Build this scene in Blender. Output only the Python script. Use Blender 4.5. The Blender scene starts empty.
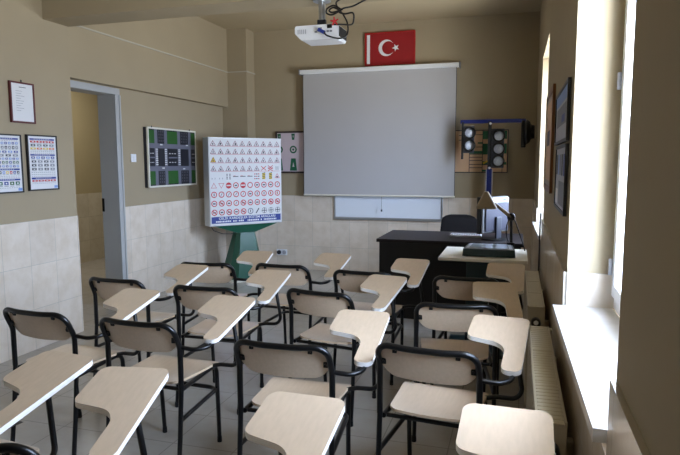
import bpy, bmesh, math, random
from mathutils import Vector, Matrix
random.seed(7)
PI = math.pi
SC = bpy.context.scene
COL = SC.collection

# ------------------------------------------------------------------ materials
def lin(c):
    return tuple(((v / 255) / 12.92 if v / 255 <= 0.04045 else ((v / 255 + 0.055) / 1.055) ** 2.4) for v in c) + (1.0,)

def mat(name, rgb, rough=0.5, metal=0.0, spec=0.5, noise=0.0, nscale=20.0, bump=0.0, stretch=None, coat=0.0):
    m = bpy.data.materials.new(name)
    m.use_nodes = True
    nt = m.node_tree
    b = nt.nodes['Principled BSDF']
    b.inputs['Base Color'].default_value = lin(rgb)
    b.inputs['Roughness'].default_value = rough
    b.inputs['Metallic'].default_value = metal
    b.inputs['Specular IOR Level'].default_value = spec
    b.inputs['Coat Weight'].default_value = coat
    b.inputs['Coat Roughness'].default_value = 0.2 if coat > 0.5 else 0.03
    if noise or bump:
        tc = nt.nodes.new('ShaderNodeTexCoord')
        mp = nt.nodes.new('ShaderNodeMapping')
        if stretch: mp.inputs['Scale'].default_value = stretch
        nz = nt.nodes.new('ShaderNodeTexNoise')
        nz.inputs['Scale'].default_value = nscale
        nz.inputs['Detail'].default_value = 5
        nt.links.new(tc.outputs['Object'], mp.inputs['Vector'])
        nt.links.new(mp.outputs['Vector'], nz.inputs['Vector'])
        if noise:
            rp = nt.nodes.new('ShaderNodeValToRGB')
            c = lin(rgb)
            rp.color_ramp.elements[0].position = 0.3
            rp.color_ramp.elements[1].position = 0.7
            rp.color_ramp.elements[0].color = tuple(v * (1 - noise) for v in c[:3]) + (1,)
            rp.color_ramp.elements[1].color = tuple(min(1, v * (1 + noise)) for v in c[:3]) + (1,)
            nt.links.new(nz.outputs['Fac'], rp.inputs['Fac'])
            nt.links.new(rp.outputs['Color'], b.inputs['Base Color'])
        if bump:
            bp = nt.nodes.new('ShaderNodeBump')
            bp.inputs['Strength'].default_value = bump
            bp.inputs['Distance'].default_value = 0.01
            nt.links.new(nz.outputs['Fac'], bp.inputs['Height'])
            nt.links.new(bp.outputs['Normal'], b.inputs['Normal'])
    return m

def tile_mat(name, axis, rgb, w, h, ou, ov, grout, rough, var=0.05, mott=0.10, mortar=0.0022):
    """rectangular tiles laid in straight rows; axis: which object axes make (u, v)"""
    m = bpy.data.materials.new(name)
    m.use_nodes = True
    nt = m.node_tree
    b = nt.nodes['Principled BSDF']
    b.inputs['Roughness'].default_value = rough
    tc = nt.nodes.new('ShaderNodeTexCoord')
    sp = nt.nodes.new('ShaderNodeSeparateXYZ')
    cb = nt.nodes.new('ShaderNodeCombineXYZ')
    nt.links.new(tc.outputs['Object'], sp.inputs[0])
    for k, (a, o) in enumerate(zip(axis, (ou, ov))):
        ad = nt.nodes.new('ShaderNodeMath'); ad.operation = 'SUBTRACT'
        ad.inputs[1].default_value = o
        nt.links.new(sp.outputs['XYZ'.index(a)], ad.inputs[0])
        nt.links.new(ad.outputs[0], cb.inputs[k])
    br = nt.nodes.new('ShaderNodeTexBrick')
    br.offset = 0.0
    br.squash = 1.0
    br.inputs['Scale'].default_value = 1.0
    br.inputs['Brick Width'].default_value = w
    br.inputs['Row Height'].default_value = h
    br.inputs['Mortar Size'].default_value = mortar
    br.inputs['Mortar Smooth'].default_value = 0.3
    c = lin(rgb)
    br.inputs['Color1'].default_value = tuple(v * (1 - var) for v in c[:3]) + (1,)
    br.inputs['Color2'].default_value = tuple(min(1, v * (1 + var)) for v in c[:3]) + (1,)
    br.inputs['Mortar'].default_value = lin(grout)
    nt.links.new(cb.outputs[0], br.inputs['Vector'])
    nz = nt.nodes.new('ShaderNodeTexNoise')
    nz.inputs['Scale'].default_value = 7.0
    nz.inputs['Detail'].default_value = 6
    nz.inputs['Roughness'].default_value = 0.65
    nt.links.new(tc.outputs['Object'], nz.inputs['Vector'])
    rp = nt.nodes.new('ShaderNodeValToRGB')
    rp.color_ramp.elements[0].position = 0.35
    rp.color_ramp.elements[1].position = 0.6
    rp.color_ramp.elements[0].color = (1 - mott, 1 - mott * 1.25, 1 - mott * 1.7, 1)
    rp.color_ramp.elements[1].color = (1, 1, 1, 1)
    nt.links.new(nz.outputs['Fac'], rp.inputs['Fac'])
    mx = nt.nodes.new('ShaderNodeMix'); mx.data_type = 'RGBA'; mx.blend_type = 'MULTIPLY'
    mx.inputs['Factor'].default_value = 1.0
    nt.links.new(br.outputs['Color'], mx.inputs['A'])
    nt.links.new(rp.outputs['Color'], mx.inputs['B'])
    nt.links.new(mx.outputs['Result'], b.inputs['Base Color'])
    bp = nt.nodes.new('ShaderNodeBump'); bp.invert = True
    bp.inputs['Strength'].default_value = 0.25
    bp.inputs['Distance'].default_value = 0.002
    nt.links.new(br.outputs['Fac'], bp.inputs['Height'])
    nt.links.new(bp.outputs['Normal'], b.inputs['Normal'])
    return m

M = {}
PAINT = (166, 152, 126)
M['paint'] = mat('wall_paint', PAINT, 0.75, spec=0.25, noise=0.025, nscale=2.5, bump=0.04)
M['paint_c'] = mat('corridor_paint', (178, 164, 128), 0.75, noise=0.03, nscale=2.5)
M['ceil'] = mat('ceiling_paint', (182, 167, 138), 0.85, spec=0.2, noise=0.02, nscale=3)
TILE = (224, 212, 197); GROUT = (196, 190, 178)
M['tile_x'] = tile_mat('tile_side', 'YZ', TILE, 0.25, 0.333, 3.965, 0.973, GROUT, 0.2)
M['tile_y'] = tile_mat('tile_end', 'XZ', TILE, 0.25, 0.333, -2.536, 0.973, GROUT, 0.2)
M['tile_r'] = tile_mat('tile_window_side', 'YZ', TILE, 0.25, 0.333, 2.42, 0.973, GROUT, 0.16)
M['tile_cx'] = tile_mat('tile_corridor', 'YZ', (214, 206, 186), 0.25, 0.333, 3.965, 0.973, (180, 172, 150), 0.3)
M['floor'] = tile_mat('floor_tile', 'XY', (176, 171, 162), 0.333, 0.333, 0.05, 0.12, (146, 141, 134), 0.22, var=0.03, mott=0.06, mortar=0.003)
M['ply'] = mat('birch_ply', (209, 185, 157), 0.3, coat=1.0, noise=0.045, nscale=9, stretch=(9, 1.2, 9))
M['ply_edge'] = mat('ply_edge', (238, 234, 228), 0.45, noise=0.05, nscale=30, stretch=(1, 1, 12))
M['seat_edge'] = mat('raw_ply_edge', (204, 180, 150), 0.5, noise=0.08, nscale=40, stretch=(1, 1, 12))
M['tube'] = mat('black_enamel', (11, 11, 12), 0.32, spec=0.4)
M['rubber'] = mat('rubber', (18, 18, 18), 0.8)
M['zinc'] = mat('zinc_bolt', (60, 60, 62), 0.3, metal=0.9)
M['white_pvc'] = mat('white_pvc', (232, 234, 236), 0.35)
M['white_metal'] = mat('white_enamel', (226, 222, 208), 0.35)
M['radiator'] = mat('radiator_enamel', (184, 174, 150), 0.4)
M['frame_grey'] = mat('grey_frame_paint', (176, 177, 176), 0.45)
M['moulding'] = mat('moulding_white', (186, 180, 164), 0.5)
M['jamb'] = mat('jamb_paint', (182, 182, 178), 0.5)
M['marble'] = mat('sill_marble', (214, 210, 204), 0.2, noise=0.10, nscale=6)
M['alu'] = mat('aluminium', (186, 190, 195), 0.3, metal=0.85)
M['steel'] = mat('steel_sheet', (206, 208, 210), 0.35, metal=0.15)
M['screen'] = mat('screen_cloth', (182, 180, 180), 0.8, spec=0.1, noise=0.01, nscale=4)
M['black'] = mat('black_plastic', (16, 16, 18), 0.4)
M['white'] = mat('white_plastic', (232, 234, 238), 0.4)
M['offwhite'] = mat('white_board', (226, 232, 240), 0.22)
M['grey'] = mat('grey_plastic', (130, 132, 136), 0.4)
M['lgrey'] = mat('light_grey_plastic', (168, 170, 178), 0.4)
M['paper'] = mat('paper', (222, 222, 222), 0.6)
M['red'] = mat('red_print', (196, 40, 48), 0.55)
M['dred'] = mat('dark_red_print', (132, 52, 66), 0.55)
M['flagred'] = mat('flag_red', (150, 18, 24), 0.6, noise=0.04, nscale=12)
M['flagframe'] = mat('flag_frame', (172, 28, 30), 0.4)
M['blue'] = mat('blue_print', (38, 58, 140), 0.5)
M['lblue'] = mat('light_blue_print', (120, 150, 205), 0.5)
M['yellow'] = mat('yellow_print', (225, 195, 60), 0.55)
M['orange'] = mat('orange_print', (220, 120, 60), 0.55)
M['ink'] = mat('dark_print', (40, 42, 52), 0.55)
M['greyink'] = mat('grey_print', (120, 122, 132), 0.55)
M['gprint'] = mat('green_print', (38, 90, 34), 0.55)
M['dgprint'] = mat('dark_green_print', (20, 92, 60), 0.5)
M['road'] = mat('road_print', (106, 108, 122), 0.45)
M['roaddark'] = mat('dark_road_print', (30, 32, 42), 0.45)
M['pinkgrey'] = mat('pink_grey_board', (206, 190, 196), 0.5)
M['tan'] = mat('tan_board', (205, 168, 132), 0.55)
M['brownframe'] = mat('brown_frame', (122, 80, 44), 0.45, noise=0.12, nscale=8, stretch=(6, 6, 1))
M['darkframe'] = mat('dark_wood_frame', (52, 38, 34), 0.4)
M['maroon'] = mat('maroon_frame', (88, 26, 30), 0.4)
M['green'] = mat('stand_green', (14, 82, 60), 0.35)
M['desk'] = mat('dark_desk_wood', (32, 26, 28), 0.5, spec=0.3, noise=0.12, nscale=6, stretch=(1, 8, 8))
M['deskblack'] = mat('black_desk_panel', (14, 13, 14), 0.45)
M['creamtop'] = mat('cream_laminate', (232, 226, 213), 0.35)
M['teal'] = mat('dark_teal', (36, 58, 62), 0.4)
M['bluemetal'] = mat('blue_metal', (30, 42, 112), 0.3, metal=0.2)
M['lens'] = mat('lamp_lens', (222, 226, 236), 0.12, spec=0.9, noise=0.12, nscale=60)
M['signalgrey'] = mat('signal_plate', (64, 67, 78), 0.4)
M['beige'] = mat('beige_plastic', (152, 136, 110), 0.4)
M['leather'] = mat('black_leather', (18, 15, 15), 0.7, spec=0.15, bump=0.1, nscale=90)
M['monback'] = mat('monitor_back', (54, 54, 66), 0.5, spec=0.3)
M['glassdark'] = mat('copy_glass', (150, 160, 168), 0.08, spec=0.8)

def glass_mat():
    m = bpy.data.materials.new('window_glass'); m.use_nodes = True
    nt = m.node_tree; nt.nodes.clear()
    o = nt.nodes.new('ShaderNodeOutputMaterial')
    t = nt.nodes.new('ShaderNodeBsdfTransparent'); g = nt.nodes.new('ShaderNodeBsdfGlossy')
    t.inputs['Color'].default_value = (0.95, 0.97, 0.97, 1)
    g.inputs['Roughness'].default_value = 0.02
    x = nt.nodes.new('ShaderNodeMixShader')
    x.inputs['Fac'].default_value = 0.05
    nt.links.new(t.outputs[0], x.inputs[1]); nt.links.new(g.outputs[0], x.inputs[2])
    nt.links.new(x.outputs[0], o.inputs['Surface'])
    return m
M['glass'] = glass_mat()

# ------------------------------------------------------------------ mesh builder
class MB:
    def __init__(s):
        s.v = []; s.f = []; s.m = []; s.s = []; s.mats = []; s.M = Matrix.Identity(4)
    def mi(s, name):
        if name not in s.mats: s.mats.append(name)
        return s.mats.index(name)
    def add(s, vs, fs, m, smooth=False):
        o = len(s.v)
        s.v += [tuple(s.M @ Vector(v)) for v in vs]
        for f in fs:
            s.f.append([o + i for i in f]); s.m.append(s.mi(m)); s.s.append(smooth)
        return s
    def box(s, x0, x1, y0, y1, z0, z1, m, bev=0.0):
        bm = bmesh.new()
        bmesh.ops.create_cube(bm, size=1)
        for v in bm.verts:
            v.co = Vector(((x0 + x1) / 2 + v.co.x * (x1 - x0), (y0 + y1) / 2 + v.co.y * (y1 - y0), (z0 + z1) / 2 + v.co.z * (z1 - z0)))
        if bev:
            bmesh.ops.bevel(bm, geom=bm.edges[:], offset=min(bev, 0.45 * min(x1 - x0, y1 - y0, z1 - z0)), segments=2, affect='EDGES', profile=0.5)
        return s.bm(bm, m)
    def bm(s, bm, m, smooth=False):
        bm.verts.index_update()
        s.add([v.co[:] for v in bm.verts], [[v.index for v in f.verts] for f in bm.faces], m, smooth)
        bm.free(); return s
    def tube(s, pts, r, m, seg=10, cap=True, closed=False):
        P = [Vector(p) for p in pts]; n = len(P)
        T = []
        for i in range(n):
            a = P[i - 1] if (i > 0 or closed) else P[i]
            b = P[(i + 1) % n] if (i < n - 1 or closed) else P[i]
            T.append((b - a).normalized())
        ref = Vector((0, 0, 1)) if abs(T[0].z) < 0.9 else Vector((1, 0, 0))
        N = (ref - T[0] * ref.dot(T[0])).normalized()
        vs = []
        for i in range(n):
            N = (N - T[i] * N.dot(T[i])).normalized()
            B = T[i].cross(N)
            rr = r[i] if isinstance(r, (list, tuple)) else r
            for k in range(seg):
                a = 2 * PI * k / seg
                vs.append(P[i] + (N * math.cos(a) + B * math.sin(a)) * rr)
        fs = []
        for i in range(n if closed else n - 1):
            j = (i + 1) % n
            for k in range(seg):
                l = (k + 1) % seg
                fs.append([i * seg + k, i * seg + l, j * seg + l, j * seg + k])
        s.add(vs, fs, m, True)
        if cap and not closed:
            s.add(vs[:seg], [list(range(seg))[::-1]], m); s.add(vs[-seg:], [list(range(seg))], m)
        return s
    def lathe(s, prof, m, seg=24, at=(0, 0, 0), axis='Z', smooth=True):
        vs = []
        for (r, h) in prof:
            for k in range(seg):
                a = 2 * PI * k / seg
                c, d = r * math.cos(a), r * math.sin(a)
                p = {'Z': (c, d, h), 'Y': (c, h, d), 'X': (h, c, d)}[axis]
                vs.append((at[0] + p[0], at[1] + p[1], at[2] + p[2]))
        fs = []
        for i in range(len(prof) - 1):
            for k in range(seg):
                l = (k + 1) % seg
                fs.append([i * seg + k, i * seg + l, (i + 1) * seg + l, (i + 1) * seg + k])
        s.add(vs, fs, m, smooth)
        s.add(vs[:seg], [list(range(seg))[::-1]], m); s.add(vs[-seg:], [list(range(seg))], m)
        return s
    def prism(s, poly, fn0, fn1, m, mside=None, mbot=None, smooth_side=True):
        n = len(poly)
        top = [fn1(*p) for p in poly]; bot = [fn0(*p) for p in poly]
        s.add(top, [list(range(n))], m)
        s.add(bot, [list(range(n))[::-1]], mbot or m)
        s.add(bot + top, [[i, (i + 1) % n, n + (i + 1) % n, n + i] for i in range(n)], mside or m, smooth_side)
        return s
    def build(s, name, parent=None, loc=None):
        me = bpy.data.meshes.new(name)
        me.from_pydata(s.v, [], s.f)
        for k in s.mats: me.materials.append(M[k])
        me.polygons.foreach_set('material_index', s.m)
        me.polygons.foreach_set('use_smooth', s.s)
        me.update()
        bm = bmesh.new(); bm.from_mesh(me)
        bmesh.ops.recalc_face_normals(bm, faces=bm.faces)
        bm.to_mesh(me); bm.free()
        o = bpy.data.objects.new(name, me); COL.objects.link(o)
        if parent is not None: o.parent = parent
        if loc: o.location = loc
        return o

def fillet(pts, rad, n=6, closed=False):
    P = [Vector(p) for p in pts]; out = []
    N = len(P)
    for i in range(N):
        if not closed and i in (0, N - 1):
            out.append(P[i]); continue
        a, b, c = P[i - 1], P[i], P[(i + 1) % N]
        r = rad[i] if isinstance(rad, (list, tuple)) else rad
        u, w = (a - b), (c - b)
        lu, lw = u.length, w.length
        u.normalize(); w.normalize()
        ang = u.angle(w)
        if ang > PI - 0.02 or r <= 0: out.append(b); continue
        d = min(r / math.tan(ang / 2), lu * 0.48, lw * 0.48)
        r2 = d * math.tan(ang / 2)
        cen = b + (u + w).normalized() * (r2 / math.sin(ang / 2))
        p0, p1 = b + u * d - cen, b + w * d - cen
        tot = p0.angle(p1)
        for k in range(n + 1):
            t = k / n
            out.append(cen + (p0 * math.sin((1 - t) * tot) + p1 * math.sin(t * tot)) / math.sin(tot))
    return out

def fillet2(pts, rad, n=6):
    return [(p.x, p.y) for p in fillet([(x, y, 0) for x, y in pts], rad, n, True)]

def empty(name, label, cat, loc=(0, 0, 0), rz=0.0, group=None):
    o = bpy.data.objects.new(name, None); COL.objects.link(o)
    o.empty_display_size = 0.1
    o.location = loc; o.rotation_euler = (0, 0, rz)
    return tag(o, label, cat, group)
def tag(o, label, cat, group=None):
    o['label'] = label; o['category'] = cat
    if group: o['group'] = group
    return o
def struct(o, label=None, cat=None):
    o['kind'] = 'structure'
    if label: o['label'] = label
    if cat: o['category'] = cat
    return o

# ------------------------------------------------------------------ the room
YB, YF = 7.2, -5.0
XR, XP, XD, XB = 0.2, -3.45, -3.68, -3.60
ZC, ZT = 3.09, 0.973
WIN = [(1.225, 2.42), (4.65, 5.80)]
ZS, ZL = 0.84, 2.34

struct(MB().box(-3.86, 0.6, YF, YB, -0.1, 0, 'floor').build('floor'), 'grey square tiled classroom floor', 'floor')
struct(MB().box(-3.86, 0.6, YF, YB, ZC, ZC + 0.12, 'ceil').build('ceiling'), 'plain cream painted ceiling', 'ceiling')

b = MB(); b.box(-3.86, 0.6, YB, YB + 0.15, 0, ZC, 'paint')
wb_ = struct(b.build('wall_back'), 'cream wall behind the projection screen', 'wall')
MB().box(-3.331, XR, YB - 0.008, YB, 0, ZT, 'tile_y').build('wainscot', wb_)

struct(MB().box(-3.86, 0.6, YF - 0.15, YF, 0, ZC, 'paint').build('wall_rear'), 'plain cream wall at the rear of the room', 'wall')

b = MB(); b.box(-3.86, XP, YF, 3.975, 0, ZC, 'paint')
wl = struct(b.build('wall_left'), 'cream wall with two sign charts and a certificate', 'wall')
MB().box(XP, XP + 0.008, YF, 3.975, 0, ZT, 'tile_x').build('wainscot', wl)

DY0, DY1, DZ = 4.03, 4.815, 2.06
b = MB()
b.box(-3.86, XD, 3.975, DY0, 0, ZC, 'paint')
b.box(-3.86, XD, DY1, YB, 0, ZC, 'paint')
b.box(-3.86, XD, DY0, DY1, DZ, ZC, 'paint')
wd = struct(b.build('wall_doorway'), 'cream wall with the open doorway', 'wall')
MB().box(XD, XD + 0.008, DY1 + 0.06, 6.965, 0, ZT, 'tile_x').build('wainscot', wd)

# right-hand wall with three window openings
b = MB(); ys = sorted(WIN)
edges = [YF] + [v for w in ys for v in w] + [YB]
for i in range(0, len(edges), 2):
    b.box(XR, 0.6, edges[i], edges[i + 1], 0, ZC, 'paint')
for (y0, y1) in ys:
    b.box(XR, 0.6, y0, y1, 0, ZS - 0.03, 'paint')
    b.box(XR, 0.6, y0, y1, ZL, ZC, 'paint')
wr = struct(b.build('wall_right'), 'cream wall with the deep window openings', 'wall')
b = MB()
for i in range(0, len(edges), 2):
    b.box(XR - 0.012, XR, edges[i], edges[i + 1], 0, ZT, 'tile_r')
for (y0, y1) in ys:
    b.box(XR - 0.012, XR, y0, y1, 0, ZS - 0.03, 'tile_r')
b.build('wainscot', wr)
b = MB()
for (y0, y1) in ys:
    b.box(XR, 0.37, y1 - 0.008, y1, ZS, ZT, 'tile_y'); b.box(XR, 0.37, y0, y0 + 0.008, ZS, ZT, 'tile_y')
b.build('reveal_tiles', wr)

struct(MB().box(XP, XR, 3.72, 3.985, 2.478, ZC, 'paint').build('trim_1'), 'deep ceiling beam crossing the room', 'beam')
struct(MB().box(-3.86, XB, 3.975, 6.965, 2.115, ZC, 'paint').build('trim_2'), 'lowered beam running over the doorway', 'beam')
b = MB(); b.box(-3.86, -3.331, 6.965, YB, 0, ZC, 'paint')
cl = struct(b.build('column'), 'square corner column behind the sign stand', 'column')
b = MB(); b.box(XD, -3.323, 6.957, 6.965, 0, ZT, 'tile_y'); b.box(-3.331, -3.323, 6.957, YB - 0.008, 0, ZT, 'tile_x')
b.build('wainscot', cl)
b = MB()
b.box(XB, XB + 0.014, 3.985, 6.965, 2.549, 2.561, 'moulding')
b.box(XB, -3.317, 6.951, 6.965, 2.549, 2.561, 'moulding')
b.box(-3.331, -3.317, 6.965, YB, 2.549, 2.561, 'moulding')
struct(b.build('trim_3'), 'thin white cable moulding along the beam', 'moulding')

# door frame: white architrave and grey lining
d = struct(empty('door_1', 'open doorway with grey white metal frame', 'doorway', (XD, DY1, 0)))
def at(o, x, y, z): return (x - o.location.x, y - o.location.y, z - o.location.z)
b = MB(); b.M = Matrix.Translation((-XD, -DY1, 0))
b.box(XD, XD + 0.018, DY1 - 0.015, DY1 + 0.055, 0, DZ - 0.015, 'frame_grey', 0.003)
b.box(XD, XD + 0.018, DY0 - 0.055, DY1 + 0.055, DZ - 0.015, DZ + 0.045, 'frame_grey', 0.004)
b.box(XD + 0.018, XD + 0.028, DY1 + 0.035, DY1 + 0.055, 0, DZ - 0.016, 'frame_grey', 0.003)
b.build('door_frame', d)
b = MB(); b.M = Matrix.Translation((-XD, -DY1, 0))
b.box(-3.862, XD, DY1 - 0.015, DY1, 0, DZ, 'jamb'); b.box(-3.862, XD, DY0, DY1 - 0.015, DZ - 0.015, DZ, 'jamb'); b.box(-3.862, XD, DY0, DY0 + 0.015, 0, DZ - 0.015, 'jamb')
b.build('door_lining', d)
b = MB(); b.M = Matrix.Translation((-XD, -DY1, 0))
b.box(-3.86, -3.835, DY1 - 0.022, DY1 - 0.015, 0.93, 1.06, 'zinc', 0.002)
b.build('strike_plate', d)

# corridor beyond the doorway
struct(MB().box(-5.85, -3.86, 2.5, 9.0, -0.1, 0, 'floor').build('floor_corridor'), 'tiled corridor floor beyond the doorway', 'floor')
struct(MB().box(-5.85, -3.86, 2.5, 9.0, 2.8, 2.9, 'ceil').build('ceiling_corridor'), 'corridor ceiling', 'ceiling')
c = struct(MB().box(-6.0, -5.85, 2.5, 9.0, 0, 2.8, 'paint_c').build('wall_corridor'), 'ochre corridor wall seen through the doorway', 'wall')
MB().box(-5.85, -5.842, 2.5, 9.0, 0, ZT, 'tile_cx').build('wainscot', c)
b = MB(); b.box(-5.85, -3.86, 2.4, 2.5, 0, 2.8, 'paint_c'); b.box(-5.85, -3.86, 9.0, 9.1, 0, 2.8, 'paint_c'); b.box(-3.86, -3.76, YB + 0.15, 9.1, 0, 2.8, 'paint_c')
struct(b.build('wall_corridor_ends'), 'end walls of the corridor', 'wall')

# windows
def window(k, y0, y1, label):
    w = struct(empty('window_%d' % k, label, 'window', (0.40, (y0 + y1) / 2, ZS)))
    T = Matrix.Translation((-0.40, -(y0 + y1) / 2, -ZS))
    b = MB(); b.M = T
    x0, x1 = 0.37, 0.44
    b.box(x0, x1, y0, y0 + 0.06, ZS, ZL, 'white_pvc', 0.006); b.box(x0, x1, y1 - 0.06, y1, ZS, ZL, 'white_pvc', 0.006)
    b.box(x0, x1, y0 + 0.06, y1 - 0.06, ZS, ZS + 0.06, 'white_pvc', 0.006); b.box(x0, x1, y0 + 0.06, y1 - 0.06, ZL - 0.06, ZL, 'white_pvc', 0.006)
    b.build('window_frame', w)
    ym = (y0 + y1) / 2
    for (a, c2) in ((y0 + 0.06, ym), (ym, y1 - 0.06)):
        b = MB(); b.M = T
        xs0, xs1 = 0.352, 0.425
        b.box(xs0, xs1, a, a + 0.05, ZS + 0.06, ZL - 0.06, 'white_pvc', 0.006); b.box(xs0, xs1, c2 - 0.05, c2, ZS + 0.06, ZL - 0.06, 'white_pvc', 0.006)
        b.box(xs0, xs1, a + 0.05, c2 - 0.05, ZS + 0.06, ZS + 0.11, 'white_pvc', 0.006); b.box(xs0, xs1, a + 0.05, c2 - 0.05, ZL - 0.11, ZL - 0.06, 'white_pvc', 0.006)
        sh = b.build('window_sash', w)
        b = MB(); b.M = T
        b.add([(0.40, a + 0.045, ZS + 0.10), (0.40, c2 - 0.045, ZS + 0.10), (0.40, c2 - 0.045, ZL - 0.10), (0.40, a + 0.045, ZL - 0.10)], [[0, 1, 2, 3]], 'glass')
        b.build('pane', sh)
    b = MB(); b.M = T
    b.box(0.335, 0.353, ym - 0.015, ym + 0.015, 1.45, 1.52, 'white', 0.004); b.box(0.322, 0.338, ym - 0.01, ym + 0.01, 1.36, 1.50, 'white', 0.004)
    b.build('window_handle', w)
    for z in (0.98, 1.66):
        b = MB(); b.M = T
        b.lathe([(0.008, z), (0.008, z + 0.06)], 'lgrey', 12, (0.346, y1 - 0.060, 0))
        b.build('hinge', w)
    b = MB(); b.M = T
    b.box(0.20, 0.37, y0, y1, ZS - 0.03, ZS, 'marble'); b.prism([(0.151, y1), (0.170, y0 + 0.065), (0.20, y0 + 0.065), (0.20, y1)], lambda x, y: (x, y, ZS - 0.03), lambda x, y: (x, y, ZS), 'marble', smooth_side=False)
    b.build('window_sill', w)
window(1, *WIN[0], 'bright window with a deep marble sill above the radiator')
window(2, *WIN[1], 'narrow bright window slit next to the teacher desk')

# ------------------------------------------------------------------ tablet-arm chairs
def chair_parts(root):
    hb = 0.193; R = 0.0108
    zl, zu, zt, lean = 0.415, 0.60, 0.714, -0.053
    # hoop from seat level up and over
    pts = [(-hb, 0.0, zl), (-hb, 0, zu), (-hb + 0.004, lean, zt), (-0.07, lean - 0.022, zt - 0.003), (0.07, lean - 0.022, zt - 0.003), (hb - 0.004, lean, zt), (hb, 0, zu), (hb, 0, zl)]
    b = MB(); b.tube(fillet(pts, [0, 0.10, 0.062, 0.35, 0.35, 0.062, 0.10, 0], 8), 0.0122, 'tube', 12)
    b.build('back_frame', root)
    for sx in (-1, 1):
        b = MB(); b.tube([(sx * hb, 0.0, zl), (sx * hb, -0.02, 0.2), (sx * (hb + 0.002), -0.045, 0.012)], R, 'tube', 12, cap=True)
        l = b.build('leg', root)
        b = MB(); b.lathe([(0.0116, 0.0), (0.0122, 0.003), (0.0116, 0.030)], 'rubber', 12, (sx * (hb + 0.002), -0.0455, 0)); b.build('foot_cap', l)
    for sx in (-1, 1):
        b = MB(); b.tube(fillet([(sx * 0.163, 0.356, 0.012), (sx * 0.168, 0.335, 0.413), (sx * 0.182, 0.0, 0.40)], 0.05, 8)[:-1] + [(sx * 0.182, 0.012, 0.401)], R, 'tube', 12)
        l = b.build('leg', root)
        b = MB(); b.lathe([(0.0116, 0.0), (0.0122, 0.003), (0.0116, 0.030)], 'rubber', 12, (sx * 0.163, 0.356, 0)); b.build('foot_cap', l)
    # seat frame crossbars
    b = MB(); b.tube([(-0.17, 0.30, 0.405), (0.17, 0.30, 0.405)], 0.009, 'tube', 8); b.build('seat_rail', root)
    b = MB(); b.tube([(-0.18, 0.03, 0.398), (0.18, 0.03, 0.398)], 0.009, 'tube', 8)
    b.build('seat_rail', root)
    # U stretcher
    b = MB(); b.tube(fillet([(-0.19, -0.012, 0.27), (-0.166, 0.345, 0.285), (0.166, 0.345, 0.285), (0.19, -0.012, 0.27)], 0.05, 8), 0.0105, 'tube', 10)
    b.build('stretcher', root)
    # seat, saddled ply
    b = MB()
    P = fillet2([(-0.172, 0.012), (0.172, 0.012), (0.19, 0.365), (-0.19, 0.365)], 0.045, 6)
    nx = 12; rows = []
    bm = bmesh.new()
    # gridded top/bottom via scanlines
    def half(y):
        t = (y - 0.012) / 0.353; w = 0.163 + 0.024 * t; r = 0.045
        d = min(y - 0.012, 0.365 - y)
        if d < r: w -= r - math.sqrt(max(0, r * r - (r - d) ** 2))
        return w
    ysl = [0.012, 0.016, 0.025, 0.04, 0.06, 0.10, 0.15, 0.2, 0.25, 0.29, 0.32, 0.338, 0.35, 0.36, 0.365]
    def zs(x, y):
        t = (y - 0.012) / 0.353
        z = 0.428 - 0.012 * math.sin(PI * min(1, t * 1.15)) * (1 - (x / 0.2) ** 2) + 0.012 * (1 - t) * (x / 0.19) ** 2
        return z - 0.014 * max(0, (t - 0.8) / 0.2) ** 2
    vs = []; fs = []
    for dz in (0, -0.011):
        for y in ysl:
            w = half(y)
            for i in range(nx + 1):
                x = -w + 2 * w * i / nx; vs.append((x, y, zs(x, y) + dz))
    n1 = nx + 1; off = len(ysl) * n1; ft = []; fb = []; fsd = []
    for j in range(len(ysl) - 1):
        for i in range(nx):
            a = j * n1 + i
            ft.append([a, a + 1, a + n1 + 1, a + n1]); fb.append([off + a, off + a + n1, off + a + n1 + 1, off + a + 1])
        for i in (0, nx):
            a = j * n1 + i; fsd.append([a, a + n1, off + a + n1, off + a])
    for j in (0, len(ysl) - 1):
        for i in range(nx):
            a = j * n1 + i; fsd.append([a, a + 1, off + a + 1, off + a])
    b.add(vs, ft + fb, 'ply', True); b.add(vs, fsd, 'seat_edge', True)
    b.build('seat', root)
    # backrest ply inside the hoop, curved
    b = MB()
    def ztop(x): return 0.708 - 0.03 * max(0, (abs(x) - 0.13) / 0.05) ** 2
    def zbot(x):
        return 0.568 + 0.008 * (x / 0.17) ** 2 + 0.036 * max(0, (abs(x) - 0.125) / 0.056) ** 2
    NX, NZ = 20, 6; vs = []
    for dy in (0.0, 0.009):
        for j in range(NZ + 1):
            for i in range(NX + 1):
                x = -0.181 + 0.362 * i / NX
                z = zbot(x) + (ztop(x) - zbot(x)) * j / NZ
                yl = lean * max(0, (z - zu + 0.03)) / (zt - zu + 0.03)
                y = yl + 0.012 - 0.022 * (1 - (x / 0.181) ** 2) + dy
                vs.append((x, y, z))
    n1 = NX + 1; off = (NZ + 1) * n1; f1 = []; f2 = []
    for j in range(NZ):
        for i in range(NX):
            a = j * n1 + i
            f1.append([a, a + n1, a + n1 + 1, a + 1]); f1.append([off + a, off + a + 1, off + a + n1 + 1, off + a + n1])
        for i in (0, NX):
            a = j * n1 + i; f2.append([a, a + n1, off + a + n1, off + a])
    for j in (0, NZ):
        for i in range(NX):
            a = j * n1 + i; f2.append([a, a + 1, off + a + 1, off + a])
    b.add(vs, f1, 'ply', True); b.add(vs, f2, 'seat_edge', True)
    b.build('backrest', root)
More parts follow.
